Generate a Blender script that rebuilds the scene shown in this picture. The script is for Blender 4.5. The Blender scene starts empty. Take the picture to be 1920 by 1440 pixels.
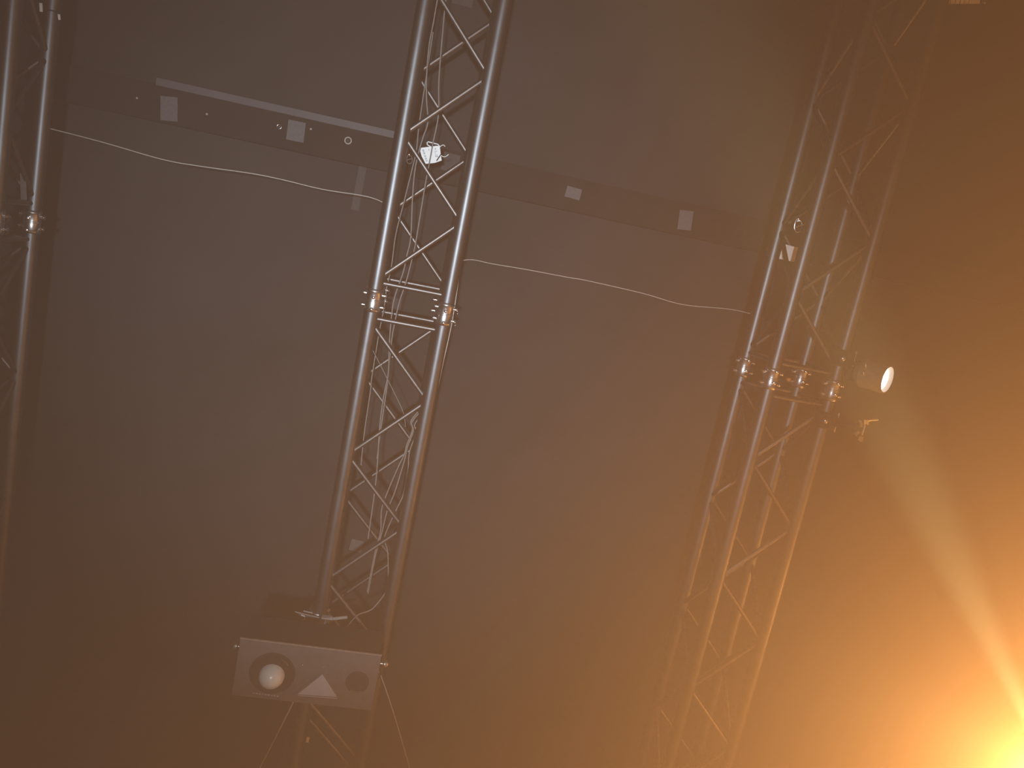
import bpy, bmesh, math, random
from mathutils import Vector, Matrix
random.seed(7)
S = bpy.context.scene
COL = S.collection
PI = math.pi

# ------------------------------------------------------------------ camera
EYE = 1.55                                   # the phone is held 1.55 m above the floor, looking almost straight up
RIGHT = Vector((0.97282059, -0.20024993, -0.11627581))
DOWN = Vector((0.17519753, 0.96485145, -0.19587623))
FWD = Vector((0.15141308, 0.1701812, 0.97371065))
FOCAL = 1450.0
cam_data = bpy.data.cameras.new('camera')
cam_data.sensor_width = 36.0
cam_data.lens = 36.0 * FOCAL / 1920.0
cam_data.clip_start = 0.02
cam = bpy.data.objects.new('camera', cam_data)
COL.objects.link(cam)
m = Matrix((RIGHT, -DOWN, -FWD)).transposed().to_4x4()
m.translation = (0, 0, EYE)
cam.matrix_world = m
S.camera = cam

# ------------------------------------------------------------------ world: theatre haze filling the room, no sky
HAZE = 0.02
w = bpy.data.worlds.new('world')
S.world = w
w.use_nodes = True
nt = w.node_tree
nt.nodes.clear()
wo = nt.nodes.new('ShaderNodeOutputWorld')
bg = nt.nodes.new('ShaderNodeBackground')
bg.inputs['Color'].default_value = (0.10, 0.10, 0.12, 1)
bg.inputs['Strength'].default_value = 0.0
vs = nt.nodes.new('ShaderNodeVolumeScatter')
vs.inputs['Color'].default_value = (1, 1, 1, 1)
vs.inputs['Density'].default_value = HAZE
vs.inputs['Anisotropy'].default_value = 0.25
nt.links.new(bg.outputs[0], wo.inputs['Surface'])
nt.links.new(vs.outputs[0], wo.inputs['Volume'])

# ------------------------------------------------------------------ exposure
S.view_settings.view_transform = 'Standard'
S.view_settings.look = 'None'
S.view_settings.gamma = 1.0
S.view_settings.use_curve_mapping = False
S.view_settings.exposure = 0.0
S.cycles.use_denoising = True
S.cycles.max_bounces = 4
S.cycles.diffuse_bounces = 2
S.cycles.volume_bounces = 0


def P(x, y, z):
    """A point given relative to the eye."""
    return Vector((x, y, z + EYE))


def at(px, py, z):
    """The point of the picture at height z above the eye."""
    d = RIGHT * ((px - 960) / FOCAL) + DOWN * ((py - 720) / FOCAL) + FWD
    d = d * (z / d.z)
    return Vector((d.x, d.y, d.z + EYE))


def spot(name, loc, aim, energy, colour, size_deg, blend, radius=0.03):
    l = bpy.data.lights.new(name, 'SPOT')
    l.energy = energy
    l.color = colour
    l.spot_size = math.radians(size_deg)
    l.spot_blend = blend
    l.shadow_soft_size = radius
    o = bpy.data.objects.new(name, l)
    COL.objects.link(o)
    o.location = loc
    o.rotation_euler = (Vector(aim) - Vector(loc)).to_track_quat('-Z', 'Y').to_euler()
    return o


# the phone's flash, moved well below the camera to thin its haze glow
spot('phone_flash', P(-0.10, -0.02, -0.80), at(800, 540, 2.6), 425, (0.84, 0.94, 1.0), 54, 1.0, 0.03)

# the warm stage light at the lower right edge of the picture
WARM = (1.0, 0.385, 0.092)
LENS = at(1972, 1450, 2.36)
SRC = LENS + Vector((-0.012, -0.008, -0.030))
spot('stage_light_flood', SRC, SRC + Vector((-0.155, -0.08, -1.0)), 3500, WARM, 156, 0.25, 0.02)
spot('starburst_streak_spot', SRC, at(1640, 740, 2.22), 2900, (1.0, 0.88, 0.36), 9.5, 1.0, 0.015)  # added spot, stands in for the lens starburst streak
spot('stage_light_side_beam', SRC, at(1500, 1330, 2.0), 260, (1.0, 0.62, 0.2), 34, 1.0, 0.015)


# ------------------------------------------------------------------ materials
def mat(name, col, rough=0.5, metal=0.0, noise=0.0, nscale=40.0, emit=None, estr=0.0, bump=0.0, spec=0.5):
    mt = bpy.data.materials.new(name)
    mt.use_nodes = True
    t = mt.node_tree
    b = t.nodes['Principled BSDF']
    b.inputs['Base Color'].default_value = (*col, 1)
    b.inputs['Roughness'].default_value = rough
    b.inputs['Metallic'].default_value = metal
    b.inputs['Specular IOR Level'].default_value = spec
    if emit:
        b.inputs['Emission Color'].default_value = (*emit, 1)
        b.inputs['Emission Strength'].default_value = estr
    if noise or bump:
        tc = t.nodes.new('ShaderNodeTexCoord')
        n = t.nodes.new('ShaderNodeTexNoise')
        n.inputs['Scale'].default_value = nscale
        n.inputs['Detail'].default_value = 5
        t.links.new(tc.outputs['Object'], n.inputs['Vector'])
        if noise:
            r = t.nodes.new('ShaderNodeValToRGB')
            r.color_ramp.elements[0].position = 0.3
            r.color_ramp.elements[1].position = 0.7
            r.color_ramp.elements[0].color = (*[c * (1 - noise) for c in col], 1)
            r.color_ramp.elements[1].color = (*[min(1, c * (1 + noise)) for c in col], 1)
            t.links.new(n.outputs['Fac'], r.inputs['Fac'])
            t.links.new(r.outputs['Color'], b.inputs['Base Color'])
        if bump:
            bp = t.nodes.new('ShaderNodeBump')
            bp.inputs['Strength'].default_value = bump
            bp.inputs['Distance'].default_value = 0.01
            t.links.new(n.outputs['Fac'], bp.inputs['Height'])
            t.links.new(bp.outputs['Normal'], b.inputs['Normal'])
    return mt


ALU = mat('brushed_aluminium', (0.165, 0.172, 0.185), 0.45, 1.0, 0.10, 18)
BRACE = mat('dull_aluminium', (0.20, 0.188, 0.188), 0.46, 1.0, 0.12, 60)
STEEL = mat('zinc_steel', (0.55, 0.56, 0.58), 0.34, 1.0, 0.05, 80)
CHROME = mat('bright_chrome', (0.80, 0.80, 0.82), 0.22, 1.0, 0.03, 50)
BLACK = mat('black_paint', (0.016, 0.015, 0.015), 0.55, 0.0, 0.25, 60)
RUBBER = mat('black_rubber', (0.012, 0.012, 0.012), 0.8, 0.0, 0.2, 80)
CEIL = mat('black_ceiling_paint', (0.030, 0.028, 0.030), 0.9, 0.0, 0.18, 3.0, bump=0.15)
WALLM = mat('black_wall_cloth', (0.008, 0.008, 0.008), 0.95, 0.0, 0.2, 6.0, spec=0.0)
FLOORM = mat('dark_stage_floor', (0.006, 0.006, 0.006), 0.9, 0.0, 0.3, 9.0, spec=0.0)
BEAMM = mat('dark_beam_paint', (0.014, 0.012, 0.012), 0.9, 0.0, 0.2, 12.0)
STRIP = mat('grey_metal_strip', (0.085, 0.08, 0.09), 0.6, 0.0, 0.12, 10.0)
TAPE = mat('grey_cloth_tape', (0.125, 0.12, 0.13), 0.8, 0.0, 0.12, 90.0)
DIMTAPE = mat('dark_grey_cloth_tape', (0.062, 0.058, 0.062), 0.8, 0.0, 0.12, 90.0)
PAPER = mat('white_paper', (0.90, 0.91, 0.93), 0.7, 0.0, 0.02, 60.0)
INK = mat('grey_print', (0.30, 0.33, 0.36), 0.7, 0.0, 0.1, 300.0)
NYLON = mat('white_nylon', (0.85, 0.82, 0.76), 0.4, 0.0, 0.05, 100.0)
CABLE = mat('grey_cable_sheath', (0.24, 0.22, 0.21), 0.5, 0.0, 0.1, 50.0)
CORD = mat('pale_cord', (0.50, 0.46, 0.42), 0.8, 0.0, 0.1, 80.0)
PANEL = mat('grey_front_panel', (0.10, 0.094, 0.097), 0.55, 0.0, 0.12, 25.0)
BODYM = mat('black_housing', (0.010, 0.009, 0.009), 0.6, 0.0, 0.2, 40.0)
RECESS = mat('dark_recess', (0.02, 0.018, 0.017), 0.7, 0.0, 0.2, 40.0)
LENSM = mat('frosted_glass_lens', (0.62, 0.64, 0.62), 0.28, 0.0, 0.04, 30.0)
MIRR = mat('silver_plate', (0.36, 0.35, 0.38), 0.55, 0.0, 0.05, 60.0)
BARREL = mat('pale_grey_barrel', (0.30, 0.28, 0.27), 0.5, 0.0, 0.08, 40.0)
ORANGE = mat('orange_plastic', (0.95, 0.32, 0.05), 0.45, 0.0, 0.05, 60.0)
GLOW = mat('lit_lamp_lens', (1, 0.93, 0.8), 0.3, 0.0, emit=(1.0, 0.93, 0.80), estr=3.0)
GLOWW = mat('lit_stage_lens', (1, 0.85, 0.5), 0.3, 0.0, emit=(1.0, 0.80, 0.36), estr=3.0)


# ------------------------------------------------------------------ mesh helpers
def frame_of(d):
    d = Vector(d).normalized()
    a = Vector((0, 0, 1)) if abs(d.z) < 0.9 else Vector((1, 0, 0))
    u = d.cross(a).normalized()
    return u, d.cross(u).normalized(), d


class MB:
    def __init__(self):
        self.bm = bmesh.new()

    def lathe(self, p0, d, prof, n=20, cap=True):
        """prof: (distance along d, radius) pairs."""
        u, v, d = frame_of(d)
        p0 = Vector(p0)
        rings = []
        for s, r in prof:
            rings.append([self.bm.verts.new(p0 + d * s + (u * math.cos(2 * PI * i / n) + v * math.sin(2 * PI * i / n)) * max(r, 1e-5)) for i in range(n)])
        for a, b in zip(rings, rings[1:]):
            for i in range(n):
                self.bm.faces.new((a[i], a[(i + 1) % n], b[(i + 1) % n], b[i]))
        if cap:
            self.bm.faces.new(rings[0][::-1])
            self.bm.faces.new(rings[-1])
        return self

    def rod(self, a, b, r, n=12):
        a, b = Vector(a), Vector(b)
        return self.lathe(a, b - a, [(0, r), ((b - a).length, r)], n)

    def tube(self, pts, r, n=8):
        pts = [Vector(p) for p in pts]
        rings = []
        up = None
        for i, p in enumerate(pts):
            t = (pts[min(i + 1, len(pts) - 1)] - pts[max(i - 1, 0)]).normalized()
            if up is None:
                up = frame_of(t)[0]
            u = (up - t * up.dot(t)).normalized()
            v = t.cross(u)
            up = u
            rings.append([self.bm.verts.new(p + (u * math.cos(2 * PI * k / n) + v * math.sin(2 * PI * k / n)) * r) for k in range(n)])
        for a, b in zip(rings, rings[1:]):
            for i in range(n):
                self.bm.faces.new((a[i], a[(i + 1) % n], b[(i + 1) % n], b[i]))
        self.bm.faces.new(rings[0][::-1])
        self.bm.faces.new(rings[-1])
        return self

    def box(self, c, s, rot=None, bev=0.0):
        r = bmesh.ops.create_cube(self.bm, size=1.0)
        vs_ = r['verts']
        mt = Matrix.Translation(Vector(c)) @ (rot.to_4x4() if rot else Matrix.Identity(4)) @ Matrix.Diagonal((*s, 1))
        bmesh.ops.transform(self.bm, matrix=mt, verts=vs_)
        if bev:
            es = list({e for v_ in vs_ for e in v_.link_edges})
            bmesh.ops.bevel(self.bm, geom=es, offset=bev, segments=2, profile=0.7, affect='EDGES')
        return self

    def prism(self, pts, d):
        """A polygon given thickness along the vector d."""
        d = Vector(d)
        a = [self.bm.verts.new(Vector(p)) for p in pts]
        b = [self.bm.verts.new(Vector(p) + d) for p in pts]
        self.bm.faces.new(a[::-1])
        self.bm.faces.new(b)
        n = len(pts)
        for i in range(n):
            self.bm.faces.new((a[i], a[(i + 1) % n], b[(i + 1) % n], b[i]))
        return self

    def torus(self, c, axis, R, r, n=24, k=8, a0=0.0, a1=2 * PI):
        u, v, d = frame_of(axis)
        full = abs(a1 - a0 - 2 * PI) < 1e-4
        cnt = n if full else n + 1
        rings = []
        for i in range(cnt):
            a = a0 + (a1 - a0) * i / n
            e = u * math.cos(a) + v * math.sin(a)
            rings.append([self.bm.verts.new(Vector(c) + e * (R + r * math.cos(2 * PI * j / k)) + d * r * math.sin(2 * PI * j / k)) for j in range(k)])
        for i in range(cnt if full else cnt - 1):
            a, b = rings[i], rings[(i + 1) % cnt]
            for j in range(k):
                self.bm.faces.new((a[j], b[j], b[(j + 1) % k], a[(j + 1) % k]))
        if not full:
            self.bm.faces.new(rings[0])
            self.bm.faces.new(rings[-1][::-1])
        return self

    def build(self, name, material, parent=None, smooth=True, loc=(0, 0, 0)):
        bmesh.ops.recalc_face_normals(self.bm, faces=self.bm.faces)
        me = bpy.data.meshes.new(name)
        self.bm.to_mesh(me)
        self.bm.free()
        me.materials.append(material)
        if smooth:
            me.polygons.foreach_set('use_smooth', [True] * len(me.polygons))
            me.set_sharp_from_angle(angle=math.radians(38))
        o = bpy.data.objects.new(name, me)
        COL.objects.link(o)
        o.location = loc
        if parent:
            o.parent = parent
        return o


def tag(o, label=None, cat=None, group=None, kind=None):
    if label:
        o['label'] = label
    if cat:
        o['category'] = cat
    if group:
        o['group'] = group
    if kind:
        o['kind'] = kind
    return o


def thing(name, loc, label, cat, group=None, rz=0.0):
    o = bpy.data.objects.new(name, None)
    o.empty_display_size = 0.05
    COL.objects.link(o)
    o.location = loc
    o.rotation_euler = (0, 0, rz)
    return tag(o, label, cat, group)


def children(o):
    return [c for c in bpy.data.objects if c.parent == o]


def copy_tree(o, parent=None):
    c = o.copy()
    COL.objects.link(c)
    c.parent = parent
    for ch in children(o):
        copy_tree(ch, c)
    return c


# ------------------------------------------------------------------ the room
X0, X1, Y0, Y1, TOP = -5.0, 5.5, -5.0, 6.0, EYE + 3.30


def slab(name, a, b, material):
    a, b = Vector(a), Vector(b)
    o = MB().box((a + b) / 2, b - a).build(name, material, smooth=False)
    return tag(o, kind='structure')


slab('ceiling', (X0, Y0, TOP), (X1, Y1, TOP + 0.2), CEIL)
slab('floor', (X0, Y0, -0.2), (X1, Y1, 0), FLOORM)
slab('wall_left', (X0 - 0.2, Y0, -0.2), (X0, Y1, TOP + 0.2), WALLM)
slab('wall_right', (X1, Y0, -0.2), (X1 + 0.2, Y1, TOP + 0.2), WALLM)
slab('wall_front', (X0, Y1, -0.2), (X1, Y1 + 0.2, TOP + 0.2), WALLM)
slab('wall_back', (X0, Y0 - 0.2, -0.2), (X1, Y0, TOP + 0.2), WALLM)
# the dark beam crossing the ceiling and the grey strip along its edge
BZ = 3.24
slab('trim_1', (-2.6, -0.33, EYE + BZ), (3.4, -0.195, TOP), BEAMM)
slab('trim_2', (-1.07, -0.352, EYE + BZ - 0.004), (-0.10, -0.325, TOP), STRIP)


# ------------------------------------------------------------------ box trusses
CH, HW, RC, RB = 0.120, 0.120, 0.025, 0.0078     # half height, half width, chord and brace radii
SEC = 2.50
TZ = 2.724                                       # truss axis above the eye
JY = 0.26                                        # the bolted joint


def bar_copy(proto, a, b, root, cache={}):
    o = proto.copy()
    COL.objects.link(o)
    o.parent = root
    a, b = Vector(a), Vector(b)
    u, v, d = frame_of(b - a)
    mtx = Matrix((u, v, d)).transposed()
    if mtx.determinant() < 0:
        mtx = Matrix((-u, v, d)).transposed()
    o.rotation_euler = mtx.to_euler()
    o.location = a
    return o


def make_truss(label):
    root = thing('box_truss', P(0.0126, JY, TZ), label, 'truss', 'parallel aluminium box trusses under the ceiling')
    for sx in (-1, 1):
        for sz in (-1, 1):
            for sy in (-1, 1):
                MB().lathe((sx * HW, sy * 0.03, sz * CH), (0, sy, 0), [(0, RC), (SEC - 0.03, RC)], 28).build('chord', ALU, root)
    # zigzag braces
    d0 = Vector((0.2, 0.2, 0))
    L = d0.length
    proto = MB().lathe((0, 0, 0), (0, 0, 1), [(0, RB), (L, RB)], 14).build('brace', BRACE, root)
    first = [True]

    def put(a, b):
        if first[0]:
            first[0] = False
            o = proto
            a, b = Vector(a), Vector(b)
            u, v, d = frame_of(b - a)
            mtx = Matrix((u, v, d)).transposed()
            if mtx.determinant() < 0:
                mtx = Matrix((-u, v, d)).transposed()
            o.rotation_euler = mtx.to_euler()
            o.location = a
        else:
            bar_copy(proto, a, b, root)

    for sy in (-1, 1):
        for k in range(10):
            ya = sy * (0.089 + 0.2333 * k)
            yb = ya + sy * 0.2
            q = -1 if k % 2 == 0 else 1
            put((q * 0.1, ya, -CH), (-q * 0.1, yb, -CH))          # lower face
            put((-q * 0.1, ya, CH), (q * 0.1, yb, CH))            # upper face
            put((-HW, ya, q * 0.1), (-HW, yb, -q * 0.1))          # left side
            put((HW, ya, -q * 0.1), (HW, yb, q * 0.1))            # right side
    # end frames on both sides of the joint and at the far ends
    es = MB().rod((-0.1, 0, 0), (0.1, 0, 0), RB, 14).build('end_strut', BRACE, root)
    ps = MB().rod((0, 0, -0.1), (0, 0, 0.1), RB, 14).build('end_post', BRACE, root)
    fe, fp = True, True
    for y in (-0.061, 0.059, -SEC + 0.05, SEC - 0.05):
        for s in (-1, 1):
            o = es if fe else es.copy()
            if not fe:
                COL.objects.link(o)
            fe = False
            o.location = (0, y, s * CH)
            o = ps if fp else ps.copy()
            if not fp:
                COL.objects.link(o)
            fp = False
            o.location = (s * HW, y, 0)
    # couplers with their pins and spring clips
    proto_c = None
    for sx in (-1, 1):
        for sz in (-1, 1):
            if proto_c is None:
                c = MB().lathe((0, -0.039, 0), (0, 1, 0), [(0, 0.0245), (0.003, 0.0275), (0.009, 0.0283), (0.012, 0.0262), (0.036, 0.0262), (0.0375, 0.0282), (0.0405, 0.0282), (0.042, 0.0262), (0.066, 0.0262), (0.069, 0.0283), (0.075, 0.0275), (0.078, 0.0245)], 28).build('coupler', STEEL, root)
                for py in (-0.020, 0.020):
                    pn = MB().lathe((-0.040, py, 0), (1, 0, 0), [(0, 0.003), (0.0015, 0.0065), (0.005, 0.0072), (0.0052, 0.0055), (0.072, 0.0055), (0.075, 0.0055), (0.0752, 0.0068), (0.080, 0.006), (0.082, 0.002)], 16).build('pin', CHROME, c)
                    hb = MB().lathe((0, py + 0.008, -0.038), (0, 0, 1), [(0, 0.003), (0.002, 0.0058), (0.006, 0.006), (0.0762, 0.006), (0.078, 0.003)], 16).build('pin', CHROME, c)
                    MB().tube([(0.036, py - 0.002, -0.014), (0.040, py - 0.008, -0.004), (0.041, py - 0.002, 0.008), (0.044, py + 0.006, -0.002), (0.041, py + 0.013, -0.010)], 0.0013, 6).build('spring_clip', CHROME, c)
                proto_c = c
            else:
                c = copy_tree(proto_c, root)
            c.location = (sx * HW, 0, sz * CH)
            if sx > 0:
                c.rotation_euler = (0, PI if sz > 0 else 0, 0)
    # steel ropes that carry the truss, up to the ceiling
    first_w = None
    for y in (-2.0, 2.42):
        for sx in (-1, 1):
            if first_w is None:
                o = first_w = MB().rod((0, 0, 0), (0, 0, TOP - EYE - TZ - CH - RC - 0.004), 0.004, 8).build('suspension_rope', STEEL, root)
            else:
                o = first_w.copy()
                COL.objects.link(o)
            o.location = (sx * HW, y, CH + RC)
    return root


t_mid = make_truss('bright aluminium box truss in the middle, with white sticker and dark effect light hung below')
t_right = copy_tree(t_mid)
t_right.location = P(1.4408, JY + 0.006, TZ - 0.006)
t_right.rotation_euler = (0, 0, PI)
t_right['label'] = 'box truss at the right, with small lit pin spot clamped to its side'
t_left = copy_tree(t_mid)
t_left.location = P(-1.399, JY - 0.02, TZ + 0.0)
t_left['label'] = 'box truss half cut off by the left edge of the picture'


def smooth_path(pts, k=6):
    out = []
    n = len(pts)
    for i in range(n - 1):
        p0, p1, p2, p3 = pts[max(i - 1, 0)], pts[i], pts[i + 1], pts[min(i + 2, n - 1)]
        for j in range(k):
            t = j / k
            out.append(0.5 * ((2 * p1) + (p2 - p0) * t + (2 * p0 - 5 * p1 + 4 * p2 - p3) * t * t + (3 * p1 - p0 - 3 * p2 + p3) * t ** 3))
    out.append(pts[-1])
    return out


def cable(name, pxs, r, material, label, cat, group=None, z=None):
    pts = [at(p[0], p[1], p[2] if len(p) > 2 else z) for p in pxs]
    b = pts[0]
    pts = [p - b for p in smooth_path(pts)]
    o = MB().tube(pts, r, 8).build(name, material, loc=b)
    return tag(o, label, cat, group)


# ------------------------------------------------------------------ cords and cables
cable('cord', [(74, 236, 2.871), (190, 266, 2.86), (305, 299, 2.855), (378, 312, 2.852), (470, 325, 2.852), (530, 337, 2.854), (605, 355, 2.858), (690, 369, 2.866), (729, 385, 2.872)], 0.0017, CORD,
      'thin pale cord strung from the left truss to the middle truss', 'cord', 'thin cords strung across between the trusses')
cable('cord', [(858, 490, 2.872), (885, 487, 2.868), (925, 495, 2.862), (985, 505, 2.856), (1065, 520, 2.852), (1100, 526, 2.852), (1205, 550, 2.856), (1280, 571, 2.861), (1370, 580, 2.868), (1421, 592, 2.872)], 0.0014, CORD,
      'thin pale cord strung from the middle truss to the right truss', 'cord', 'thin cords strung across between the trusses')
G = 'thin cables running inside the middle truss'
cable('cable', [(838, -90), (826, -30), (820, 0), (813, 40), (804, 90), (799.5, 150), (800, 190), (802, 230), (792, 261), (780, 307), (774, 360), (770, 445), (763, 478), (756, 510), (740, 557), (734, 593), (730, 645), (728, 700), (719, 745), (712, 800), (705, 900), (690, 1010)], 0.0022, CABLE,
      'thin cable passing just left of the white sticker in the middle truss', 'cable', G, 2.658)
cable('cable', [(850, -90), (838, -20), (830, 60), (823, 150), (822, 215), (812, 267), (807, 295), (797, 348), (781, 445), (776, 471), (762, 526), (749, 565), (741.5, 598), (734, 640), (726, 720), (716, 790), (707, 860)], 0.0022, CABLE,
      'thin cable crossing in front of the white sticker in the middle truss', 'cable', G, 2.676)
cable('cable', [(812, 60), (787, 225), (781, 280), (772, 320), (757, 380), (742, 440), (734, 499), (725, 540), (720, 577), (713, 612), (708, 640), (697, 709), (694, 737), (683, 812), (676, 880)], 0.0020, CABLE,
      'thin cable close along the left tube of the middle truss', 'cable', G, 2.70)
cable('cable', [(866, 470), (859, 529), (849, 596), (840, 640), (831, 679), (818, 740), (803, 790)], 0.0016, CORD,
      'thin cable hanging just right of the middle truss, beside its joint', 'cable', None, 2.61)
cable('cable', [(690, 640), (698, 655), (716, 690), (735, 728), (756, 773), (760, 800)], 0.0013, CABLE,
      'short slanting wire inside the middle truss below its joint', 'cable', None, 2.64)
G = 'slack cables bundled in the lower part of the middle truss'
base = [(785, 772), (772, 790), (775, 805), (764, 835), (760, 853), (754, 875), (740, 920), (726, 955), (716, 996), (706, 1030), (698, 1068), (690, 1110)]
labs = ['slack cable bulging furthest left in the bundle of the middle truss', 'slack cable in the middle of the bundle in the middle truss', 'slack cable bulging furthest right in the bundle of the middle truss']
for i, lab in enumerate(labs):
    pts = []
    for k, (x, y) in enumerate(base):
        s = math.sin(PI * min(1, max(0, (y - 850) / 150.0)))
        pts.append((x + (i - 1) * (1.5 + 11 * s) + (4 if i == 2 else 0), y + i * 3, 2.66 + 0.015 * i))
    if i == 2:
        pts[-3:] = [(722, 1017, 2.69), (727, 1037, 2.69), (728, 1085, 2.69)]
    cable('cable', pts, 0.0022, CABLE, lab, 'cable', G)
cable('cable', [(728, 1090, 2.66), (722, 1112, 2.62), (702, 1138, 2.60), (690, 1146, 2.59), (671, 1153, 2.56), (655, 1170, 2.50), (645, 1185, 2.45)], 0.0024, CABLE,
      'short cable looping from the middle truss down into the effect light', 'cable')
cable('cable', [(560, 1292, 2.38), (548, 1320, 2.38), (520, 1376, 2.40), (487, 1440, 2.44), (470, 1476, 2.48)], 0.0020, CORD,
      'taut thin line running down left from behind the effect light', 'line', 'lines running out from behind the effect light')
cable('cable', [(700, 1240, 2.36), (716, 1272, 2.36), (742, 1350, 2.39), (768, 1440, 2.43), (780, 1480, 2.46)], 0.0014, CORD,
      'taut thin line running down right from behind the effect light', 'line', 'lines running out from behind the effect light')

# ------------------------------------------------------------------ grey tape patches on the beam and the ceiling
TP = 'grey tape patches on the dark ceiling'


def patch(px, py, wpx, hpx, z, rz, label, mtl=TAPE):
    c = at(px, py, z)
    sx, sy = wpx * z / FOCAL, hpx * z / FOCAL
    rot = Matrix.Rotation(rz, 3, 'Z')
    o = MB().box((0, 0, 0), (sx, sy, 0.003), rot, 0.0006).build('tape_patch', mtl, smooth=False, loc=c)
    return tag(o, label, 'tape', TP)


zb = BZ - 0.0016
patch(317, 204, 28, 40, zb, -0.12, 'grey tape patch on the dark beam, the one nearest the left truss')
patch(555, 246, 30, 34, zb, -0.02, 'grey tape patch on the dark beam under the grey strip, between two small rings')
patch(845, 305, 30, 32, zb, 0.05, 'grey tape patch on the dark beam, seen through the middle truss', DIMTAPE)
patch(1075, 362, 29, 20, zb, 0.06, 'small light tape patch on the dark beam, just right of the middle truss')
patch(1285, 413, 27, 36, zb, -0.1, 'pinkish grey tape patch on the dark beam, nearest the right truss')
patch(668, 1023, 24, 24, 3.2984, 0.1, 'square tape patch on the ceiling, seen through the lower middle truss')
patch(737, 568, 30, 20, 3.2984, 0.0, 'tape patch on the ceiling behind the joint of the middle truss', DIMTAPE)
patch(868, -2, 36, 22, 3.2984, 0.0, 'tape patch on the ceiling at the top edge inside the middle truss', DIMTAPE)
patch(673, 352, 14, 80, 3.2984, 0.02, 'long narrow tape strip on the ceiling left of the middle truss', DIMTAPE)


# ------------------------------------------------------------------ rings and studs screwed into the beam
def eye_ring(px, py, label, R, r, mtl):
    c = at(px, py, BZ)
    rt = thing('eye_bolt', c, label, 'bolt', 'small fastenings in the dark beam')
    MB().lathe((0, 0, 0), (0, 0, -1), [(-0.01, 0.004), (0.006, 0.004)], 10).build('shank', BLACK, rt)
    MB().torus((0, 0, -0.008), (0.12, 0.1, 1), R, r, 24, 8).build('ring', mtl, rt)
    return rt


eye_ring(653, 264, 'pale metal ring on the dark beam, just left of the middle truss', 0.0125, 0.0026, CORD)
eye_ring(524, 238, 'small dark metal ring beside the second tape patch on the beam', 0.0085, 0.0016, STEEL)
for px, py, lab in ((388, 214, 'tiny bright stud on the beam between the first tape patch and dark ring'),
                    (257, 184, 'tiny bright stud left of the leftmost tape patch'),
                    (583, 242, 'tiny bright stud just right of the second tape patch')):
    o = MB().lathe((0, 0, 0.001), (0, 0, -1), [(0, 0.004), (0.003, 0.0045), (0.006, 0.003), (0.007, 0.001)], 12).build('stud', CORD, loc=at(px, py, BZ))
    tag(o, lab, 'stud', 'small fastenings in the dark beam')

# ------------------------------------------------------------------ white sticker in the middle truss
ZS = 2.685
c0 = at(808, 289, ZS)
st = thing('paper_sticker', c0, 'white printed sticker with small bar code tied inside the middle truss', 'sticker')


def rel(px, py, z=ZS):
    return at(px, py, z) - c0


poly = [(789.5, 277), (787.8, 283.5), (790.5, 293), (798, 307.2), (815, 305.5), (828.3, 301), (826.5, 291), (825.5, 281), (824.3, 274), (818, 273.3), (807, 275)]
MB().prism([rel(*p) for p in poly], (0, 0, 0.0012)).build('paper', PAPER, st, smooth=False)
MB().tube([rel(801, 271.5, ZS - 0.002), rel(800.8, 267.5, ZS - 0.002), rel(803, 265.8, ZS - 0.002), rel(812, 268.3, ZS - 0.002), rel(821, 270.5, ZS - 0.002), rel(825.5, 276, ZS - 0.002)], 0.0019, 8).build('folded_edge', PAPER, st)
MB().tube([rel(801, 271.5, ZS - 0.002), rel(805, 273.5, ZS - 0.002), rel(809, 276, ZS - 0.002)], 0.0017, 8).build('folded_edge', PAPER, st)
bc = MB()
u, v = rel(798.5, 303) - rel(791.5, 281), rel(795, 280.3) - rel(791.5, 281)
for i in range(22):
    if i % 5 != 4:
        t0, t1 = i / 22, (i + (0.55 if i % 3 else 0.85)) / 22
        a = rel(791.5, 281, ZS - 0.0003)
        bc.prism([a + u * t0, a + u * t1, a + u * t1 + v, a + u * t0 + v], (0, 0, -0.0003))
bc.build('bar_code', INK, st, smooth=False)
pr = MB()
for (x, y, ww, hh) in ((803.5, 279, 1.2, 3.5), (815.5, 277.5, 1.6, 3.5), (814, 283.3, 6, 0.8), (814, 286, 4, 0.8), (816.5, 289, 1, 4.5), (819, 289.5, 1, 5), (816, 293.5, 7, 0.7)):
    pr.prism([rel(x, y, ZS - 0.0003), rel(x + ww, y, ZS - 0.0003), rel(x + ww, y + hh, ZS - 0.0003), rel(x, y + hh, ZS - 0.0003)], (0, 0, -0.0003))
pr.build('printed_lines', INK, st, smooth=False)
MB().tube(smooth_path([rel(825, 275), rel(829, 272.3), rel(832.5, 272.3), rel(834.5, 275)], 4), 0.0012, 6).build('tie_end', NYLON, st)
MB().tube(smooth_path([rel(826.5, 291), rel(830, 293.5), rel(834, 294), rel(838, 292), rel(841, 289.5)], 4), 0.0013, 6).build('tie_end', NYLON, st)
MB().tube([rel(827, 289, ZS - 0.006), rel(823, 295, ZS - 0.006), rel(818.5, 301.5, ZS - 0.006)], 0.0017, 6).build('tie_band', RUBBER, st)


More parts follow.
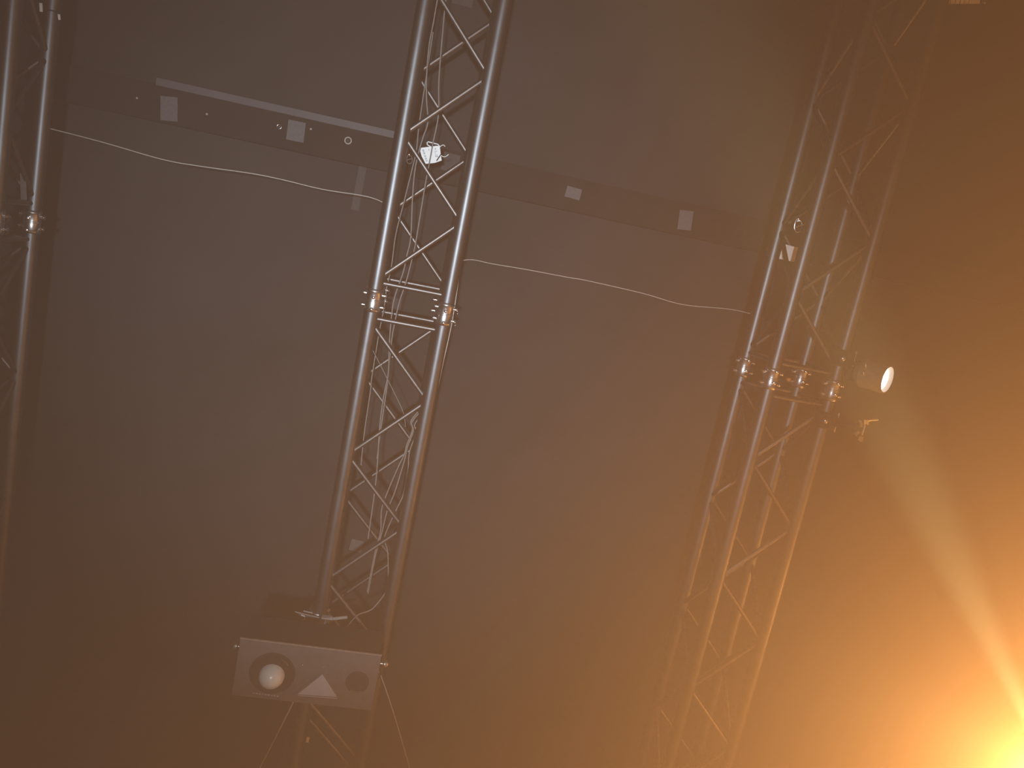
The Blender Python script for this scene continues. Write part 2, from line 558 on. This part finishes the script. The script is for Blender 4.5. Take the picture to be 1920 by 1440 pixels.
# ------------------------------------------------------------------ snap hooks
def snap_hook(px, py, z, label, s=1.0):
    rt = thing('snap_hook', at(px, py, z), label, 'hook', 'small chrome snap hooks hung inside the trusses')
    MB().tube(smooth_path([Vector(p) * s for p in ((-0.010, -0.02, 0), (-0.013, -0.004, 0), (-0.009, 0.012, 0), (0.002, 0.018, 0), (0.011, 0.010, 0), (0.010, -0.006, 0), (0.002, -0.016, 0), (-0.006, -0.014, 0.004))], 5), 0.0022 * s, 8).build('hook', STEEL, rt)
    MB().rod(Vector((-0.012, 0.006, -0.004)) * s, Vector((0.013, -0.008, -0.004)) * s, 0.0019 * s, 8).build('gate', STEEL, rt)
    MB().lathe(Vector((-0.006, -0.020, -0.006)) * s, (0, 0, 1), [(0, 0.002), (0.002, 0.0048), (0.007, 0.0048), (0.009, 0.002)], 12).build('swivel', CHROME, rt)
    return rt


snap_hook(768, 299, 2.66, 'small chrome snap hook just left of the white sticker', 0.75)
snap_hook(1497, 424, 2.70, 'small chrome snap hook inside the right truss above the white paper tag', 1.2)

# ------------------------------------------------------------------ folded white tag in the right truss
ZT = 2.79
c0 = at(1478, 474, ZT)


def rel2(px, py, z=ZT):
    return at(px, py, z) - c0


tg = thing('paper_tag', c0, 'white paper tag tied inside the right truss, a brace crossing in front', 'tag')
MB().prism([rel2(*p) for p in ((1467, 459), (1470, 457.3), (1482, 460.8), (1497.2, 464.3), (1496, 469), (1490.5, 492), (1476, 488.6), (1460.8, 485.3), (1464, 474), (1466, 467))], (0, 0, 0.0012)).build('paper', PAPER, tg, smooth=False)
MB().tube([rel2(1476, 484, ZT - 0.002), rel2(1478, 494, ZT - 0.002), rel2(1480, 505, ZT - 0.002)], 0.0022, 8).build('tie_end', NYLON, tg)
MB().tube([rel2(1465, 466, ZT - 0.003), rel2(1474, 464, ZT - 0.003)], 0.0011, 6).build('tie_band', RUBBER, tg)
pr = MB()
for (x, y, ww, hh) in ((1470, 467.5, 2.5, 0.7), (1470.5, 471, 1, 2.5), (1468, 477, 6, 0.7), (1467.5, 480, 1.3, 3), (1471, 481, 3, 0.7)):
    pr.prism([rel2(x, y, ZT - 0.0003), rel2(x + ww, y, ZT - 0.0003), rel2(x + ww, y + hh, ZT - 0.0003), rel2(x, y + hh, ZT - 0.0003)], (0, 0, -0.0003))
pr.build('printed_lines', INK, tg, smooth=False)

# ------------------------------------------------------------------ effect light under the middle truss
BX0, BX1, BY0, BY1, BZ0, BZ1 = -0.314, 0.119, 1.322, 1.514, 2.25, 2.405
bc0 = P((BX0 + BX1) / 2, (BY0 + BY1) / 2, BZ0)
fx = thing('effect_light', bc0, 'dark rectangular effect light with round lens and triangle hung under the middle truss', 'stage light')
W2, D2, HH = (BX1 - BX0) / 2, (BY1 - BY0) / 2, BZ1 - BZ0


def pan(px, py, dz=0.0):
    return at(px, py, BZ0 + dz) - bc0


MB().box((0, 0, HH / 2 + 0.002), (2 * W2 - 0.004, 2 * D2 - 0.004, HH - 0.004), None, 0.004).build('housing', BODYM, fx)
MB().box((0, 0, 0.001), (2 * W2, 2 * D2, 0.005), None, 0.0015).build('front_panel', PANEL, fx)
MB().box((0, -D2 - 0.0015, 0.0015), (2 * W2 + 0.002, 0.0025, 0.006)).build('panel_edge', mat('pale_brown_edge', (0.34, 0.28, 0.24), 0.5, 0.2, 0.2, 60), fx, smooth=False)  # narrow strip, paler and browner than the panel
lc = pan(510.5, 1262)
MB().lathe(lc + Vector((0, 0, -0.0015)), (0, 0, -1), [(0, 0.070), (0.0018, 0.069), (0.0018, 0.062), (0.0006, 0.060), (0.0006, 0.0)], 48, cap=False).build('lens_ring', RECESS, fx)
ld = pan(510, 1266)
prof = [(0, 0.039)] + [(0.044 * math.sin(a), 0.039 * math.cos(a)) for a in [i * PI / 20 for i in range(1, 10)]] + [(0.044, 0.001)]
MB().lathe(ld + Vector((0, 0, -0.002)), (0, 0, -1), prof, 40).build('lens', LENSM, fx)
MB().torus(lc + Vector((0, 0, -0.004)), (0, 0, 1), 0.056, 0.0012, 12, 6, 3.55, 4.05).build('clip', STEEL, fx)
ap, bl, br = pan(605, 1262.5), pan(558.5, 1299.5), pan(632, 1305)
cen = (ap + bl + br) / 3
dz = Vector((0, 0, -0.0016))
MB().prism([p + (p - cen) * 0.22 + dz for p in (ap, br, bl)], (0, 0, -0.0015)).build('triangle_frame', PANEL, fx, smooth=False)
MB().prism([p + dz * 2 for p in (ap, br, bl)], (0, 0, -0.003)).build('triangle_window', MIRR, fx, smooth=False)
b1, b2 = pan(559, 1302.5), pan(633, 1308.5)
MB().rod(b1 + dz * 2, b2 + dz * 2, 0.0012, 8).build('triangle_lip', MIRR, fx)
hc = pan(670, 1278)
MB().lathe(hc + Vector((0, 0, -0.0015)), (0, 0, -1), [(0, 0.036), (0.003, 0.0362), (0.004, 0.0345), (0.0012, 0.0335), (0.0012, 0.0)], 40, cap=False).build('aperture', RECESS, fx)
MB().torus(hc + Vector((0, 0, -0.004)), (0, 0, 1), 0.0335, 0.0016, 16, 6, -0.55, 0.55).build('aperture_rim_glint', STEEL, fx)  # bright steel arc shaped as the lit crescent on the lower rim
sc_ = MB().lathe((0, 0, 0), (0, 0, -1), [(0, 0.0025), (0.0015, 0.0028), (0.003, 0.0015)], 10).build('screw', STEEL, fx)
for i, (px, py) in enumerate(((566.6, 1246), (606.5, 1249.5), (645, 1256.5))):
    o = sc_ if i == 0 else sc_.copy()
    if i:
        COL.objects.link(o)
    o.location = pan(px, py) + Vector((0, 0, -0.0015))
pr = MB()
for i in range(9):
    a = pan(476 + i * 5.6, 1299 + i * 0.7)
    pr.box(a + Vector((0, 0, -0.0017)), (0.0058, 0.0022 + 0.0012 * (i % 3), 0.0006))
pr.build('printed_marks', MIRR, fx, smooth=False)
yk = MB()
for s in (-1, 1):
    yk.box((s * (W2 + 0.010), 0, HH / 2 + 0.06), (0.004, 0.035, 0.16), None, 0.001)
yk.box((0, 0, HH + 0.062), (2 * W2 + 0.024, 0.035, 0.004), None, 0.001)
yk.build('yoke', BODYM, fx)
kb = MB().lathe((0, 0, 0), (1, 0, 0), [(-0.012, 0.004), (0.006, 0.004), (0.007, 0.010), (0.010, 0.0125), (0.018, 0.0125), (0.023, 0.009), (0.025, 0.004)], 18).build('knob', STEEL, fx)
kb.location = (W2 + 0.006, -D2 + 0.065, HH * 0.42)
k2 = kb.copy()
COL.objects.link(k2)
k2.rotation_euler = (0, 0, PI)
k2.location = (-W2 - 0.006, -D2 + 0.065, HH * 0.42)
# hook clamp onto the left lower chord
cx, cy, cz = 0.0126 - HW, 1.385, 2.604
cl0 = P(cx, cy, cz) - bc0
cb = MB()
cb.torus(cl0, (0, 1, 0), 0.032, 0.006, 20, 8, PI * 0.5, PI * 1.9)
cb.build('hook_clamp', STEEL, fx)


def ck(px, py, z=2.556):
    return at(px, py, z) - bc0


MB().box(ck(611, 1161), (0.030, 0.022, 0.024), Matrix.Rotation(-0.05, 3, 'Z'), 0.003).build('clamp_block', BARREL, fx)
MB().lathe(ck(618, 1161), ck(653, 1157) - ck(618, 1161), [(0, 0.0095), (0.006, 0.0105), (0.011, 0.0105), (0.0115, 0.0056), (0.020, 0.0056), (0.021, 0.0066), (0.026, 0.0066), (0.027, 0.0058), (0.060, 0.0058), (0.062, 0.0046)], 16).build('clamp_bolt', BARREL, fx)
MB().prism([ck(*p) for p in ((556, 1148.5), (600, 1158.5), (600, 1167), (574, 1163.5))], (0, 0, 0.004)).build('clamp_plate', PANEL, fx, smooth=False)
MB().rod(ck(553, 1147, 2.553), ck(598, 1158, 2.553), 0.0016, 8).build('plate_edge_glint', BARREL, fx)  # pale rod shaped as the highlight along the plate's top edge
MB().rod(ck(569, 1145.5, 2.55), ck(586, 1149.5, 2.55), 0.0026, 8).build('lever', BARREL, fx)
MB().tube([ck(565, 1153, 2.55), ck(571, 1155.5, 2.55), ck(571.5, 1162, 2.55), ck(567, 1162, 2.55)], 0.0019, 8).build('wire_hook', NYLON, fx)
MB().rod(ck(611, 1161, 2.56), Vector((ck(611, 1161, 2.56).x, ck(611, 1161, 2.56).y, HH + 0.060)), 0.006, 12).build('hanger_bolt', STEEL, fx)

# pale plate added as a bright speck on the truss beyond the effect light
tag(MB().box((0, 0, 0), (0.010, 0.022, 0.002), None, 0.0004).build('bright_speck', NYLON, loc=at(577, 1387, 2.576)),
    'tiny pale plate added as a bright speck on the middle truss beyond the effect light', 'label')

# ------------------------------------------------------------------ clamps and pin spot on the right truss
RX = 1.4408 + HW
RZ = TZ - 0.006 - CH


def chord_clamp(root, base, px, py, r=0.047):
    c = P(RX, at(px, py, RZ).y, RZ) - base
    MB().lathe(c + Vector((0, -0.030, 0)), (0, 1, 0), [(0, 0.027), (0, r - 0.006), (0.006, r), (0.054, r), (0.060, r - 0.006), (0.060, 0.027)], 28, cap=False).build('clamp', RUBBER, root)
    MB().lathe(c + Vector((-0.018, 0.0, -r + 0.002)), (0, 0, -1), [(0, 0.008), (0.005, 0.008), (0.008, 0.004)], 12).build('clamp_bolt', STEEL, root)
    MB().lathe(c + Vector((0.034, -0.036, -0.03)), (0, 1, 0), [(0, 0.003), (0.002, 0.004), (0.070, 0.004), (0.072, 0.003)], 10).build('hinge_pin', STEEL, root)
    return c


b0 = at(1645, 707, 2.52)
ps = thing('pin_spot', b0, 'small lit pin spot with pale grey barrel clamped to the right truss', 'stage light')
cc = chord_clamp(ps, b0, 1586, 672)
ax = (RIGHT * 0.86 + DOWN * 0.34 - FWD * 0.92).normalized()
MB().lathe(Vector((0, 0, 0)), ax, [(-0.072, 0.020), (-0.070, 0.036), (-0.052, 0.047), (-0.050, 0.0505), (0.034, 0.0505), (0.036, 0.049), (0.036, 0.046), (-0.03, 0.046), (-0.03, 0.0)], 36, cap=False).build('barrel', BARREL, ps)
MB().lathe(Vector((0, 0, 0)), ax, [(0.018, 0.0455), (0.024, 0.036), (0.028, 0.020), (0.0295, 0.001)], 36).build('lens', GLOW, ps)
MB().lathe(Vector((0, 0, 0)), ax, [(-0.125, 0.016), (-0.120, 0.030), (-0.074, 0.040), (-0.072, 0.024)], 28).build('lamp_cap', BLACK, ps)
mid = cc + Vector((0.02, 0, -0.035))
MB().tube(smooth_path([cc + Vector((0.035, 0, -0.02)), (cc + ax * -0.095) * 0.55 + Vector((0, 0, -0.02)), ax * -0.095], 6), 0.020, 12).build('arm', BLACK, ps)
for px, py, s in ((1623, 685, 0.011), (1619, 699, 0.009)):
    c = at(px, py, 2.465) - b0
    MB().lathe(c - DOWN * s, DOWN, [(0, 0.0015), (s * 0.8, 0.0045), (s * 1.6, 0.0035), (s * 2, 0.001)], 10).build('wing_screw', CHROME, ps)

b0 = at(1600, 800, 2.50)
hk = thing('lamp_bracket', b0, 'empty lamp bracket with brass coloured bolt and lever on the right truss', 'bracket')
cc = chord_clamp(hk, b0, 1548, 786)
MB().tube(smooth_path([cc + Vector((0.03, 0, -0.02)), cc * 0.45 + Vector((0, 0, -0.02)), Vector((0.008, 0.004, 0))], 6), 0.017, 12).build('arm', BLACK, hk)


def rb(px, py, z=2.46):
    return at(px, py, z) - b0


MB().rod(rb(1621.5, 797), rb(1616, 816), 0.0034, 10).build('bolt', CHROME, hk)
MB().prism([rb(*p) for p in ((1620, 786.5), (1630, 788), (1628, 798), (1625, 795), (1620, 797))], (0, 0, 0.008)).build('lever_head', CHROME, hk, smooth=False)
MB().rod(rb(1626, 788.5), rb(1646.5, 786.5), 0.0034, 10).build('lever', CHROME, hk)
MB().tube([rb(1609, 788), rb(1613, 789), rb(1614.5, 795), rb(1614, 801)], 0.0050, 8).build('jaw', BARREL, hk)
MB().rod(rb(1602.5, 816), rb(1609.5, 809), 0.0060, 10).build('jaw', BARREL, hk)
MB().prism([rb(*p) for p in ((1611, 818.5), (1619, 819), (1617.5, 829), (1614, 829), (1608.5, 824))], (0, 0, 0.006)).build('foot', BARREL, hk, smooth=False)

# orange cap and chrome ball by the right truss joint
tag(MB().lathe((0, 0, 0), (0, 0, -1), [(-0.012, 0.004), (-0.008, 0.008), (0.004, 0.008), (0.007, 0.005), (0.008, 0.001)], 8).build('plastic_cap', ORANGE, loc=at(1479, 712, 2.84)),
    'small orange plastic cap beside the joint of the right truss', 'cap')

# ------------------------------------------------------------------ left truss: cable tie and hanging strap
LXU = -1.399 + HW
p_ = at(96, 22, TZ + CH)
ct = thing('cable_tie', P(LXU, p_.y, TZ + CH), 'white cable tie wrapped on the left truss at the top edge', 'tie')
MB().torus((0, 0, 0), (0, 1, 0), 0.0275, 0.0022, 24, 6).build('band', BLACK, ct)
q = at(77, 14, TZ + 0.06) - P(LXU, p_.y, TZ + CH)
MB().box(q, (0.009, 0.026, 0.003), Matrix.Rotation(-0.15, 3, 'Z'), 0.001).build('tail', PAPER, ct, smooth=False)
MB().rod(q, (-0.024, 0, -0.010), 0.0012, 6).build('tail_neck', BLACK, ct)
q = at(111, 32, TZ + 0.09) - P(LXU, p_.y, TZ + CH)
MB().box(q, (0.007, 0.017, 0.003), Matrix.Rotation(-0.2, 3, 'Z'), 0.001).build('tail', PAPER, ct, smooth=False)
MB().rod(q, (0.024, 0, -0.010), 0.0012, 6).build('tail_neck', BLACK, ct)
c = at(44, 350, TZ + 0.05)
tag(MB().box((0, 0, 0), (0.018, 0.085, 0.003), Matrix.Rotation(-0.12, 3, 'Z'), 0.001).build('strap_end', TAPE, loc=c),
    'pale grey strap end inside the left truss above its joint', 'strap')

# ------------------------------------------------------------------ dark control box at the top edge, right of the right truss
c = at(1815, -32, 2.62)
bx = thing('dimmer_box', c, 'dark dimmer box with white striped label at the top right edge', 'box')
e1, e2 = at(1772, -2, 2.62), at(1838, 6, 2.62)
MB().box((0.02, -0.005, 0.03), (0.20, 0.10, 0.06), Matrix.Rotation(-0.20, 3, 'Z'), 0.004).build('housing', BODYM, bx)
sl = MB()
pxs = [(1772, 1781), (1782.5, 1790), (1791.5, 1799), (1800.5, 1807), (1808, 1816), (1817, 1837)]
for a, b in pxs:
    sl.prism([at(a, 7, 2.616) - c, at(b, 7, 2.616) - c, at(b + 3, -14, 2.616) - c, at(a + 3, -14, 2.616) - c], (0, 0, 0.002))
sl.build('striped_label', PAPER, bx, smooth=False)
MB().lathe(at(1848, 4, 2.60) - c, (0, 0, 1), [(0, 0.002), (0.002, 0.005), (0.02, 0.005)], 12).build('screw', STEEL, bx)
MB().tube([at(1850, 19, 2.60) - c, at(1849, 8, 2.612) - c, at(1846, -4, 2.625) - c], 0.0016, 6).build('loop', STEEL, bx)
tgt = P(RX, at(1775, -70, RZ).y, RZ) - c
MB().tube([Vector((-0.07, 0, 0.04)), Vector((tgt.x * 0.5, tgt.y * 0.6, 0.0)), tgt + Vector((0.02, 0, -0.01))], 0.010, 10).build('arm', BLACK, bx)

# ------------------------------------------------------------------ the warm stage light on its tall stand
LD = Vector((-0.50, -0.28, -1.0)).normalized()
pc = thing('stage_light', LENS, 'glowing warm stage light at the lower right corner', 'stage light')
MB().lathe(Vector((0, 0, 0)), LD, [(-0.26, 0.02), (-0.255, 0.07), (-0.20, 0.088), (-0.03, 0.088), (-0.028, 0.094), (-0.004, 0.094), (-0.004, 0.066), (-0.018, 0.062), (-0.018, 0.0)], 40, cap=False).build('can', BLACK, pc)
MB().lathe(Vector((0, 0, 0)), LD, [(-0.016, 0.050), (-0.010, 0.040), (-0.007, 0.022), (-0.006, 0.001)], 36).build('lens', GLOWW, pc)
side = LD.cross(Vector((0, 0, 1))).normalized()
back = LD * -0.13
down = Vector((0, 0, -1))
bmx = MB()
bmx.tube([back + side * 0.10, back + side * 0.115 + down * 0.02, back + side * 0.115 + down * 0.15, back + down * 0.17, back - side * 0.115 + down * 0.15, back - side * 0.115 + down * 0.02, back - side * 0.10], 0.008, 10)
bmx.build('yoke', BLACK, pc)
foot = Vector((LENS.x + back.x, LENS.y + back.y, 0))
ht = LENS.z + back.z - 0.17
sd = thing('light_stand', foot, 'tall black stand carrying the warm stage light', 'stand')
MB().lathe((0, 0, 0.10), (0, 0, 1), [(0, 0.022), (1.5, 0.022), (1.5, 0.018), (2.7, 0.018), (2.7, 0.014), (ht - 0.108, 0.014)], 20).build('pole', BLACK, sd)
lg = None
for k in range(3):
    if lg is None:
        o = lg = MB().tube([(0.01, 0, 0.75), (0.30, 0, 0.36), (0.60, 0, 0.012)], 0.012, 10).build('leg', BLACK, sd)
    else:
        o = lg.copy()
        COL.objects.link(o)
    o.rotation_euler = (0, 0, k * 2 * PI / 3 + 0.4)
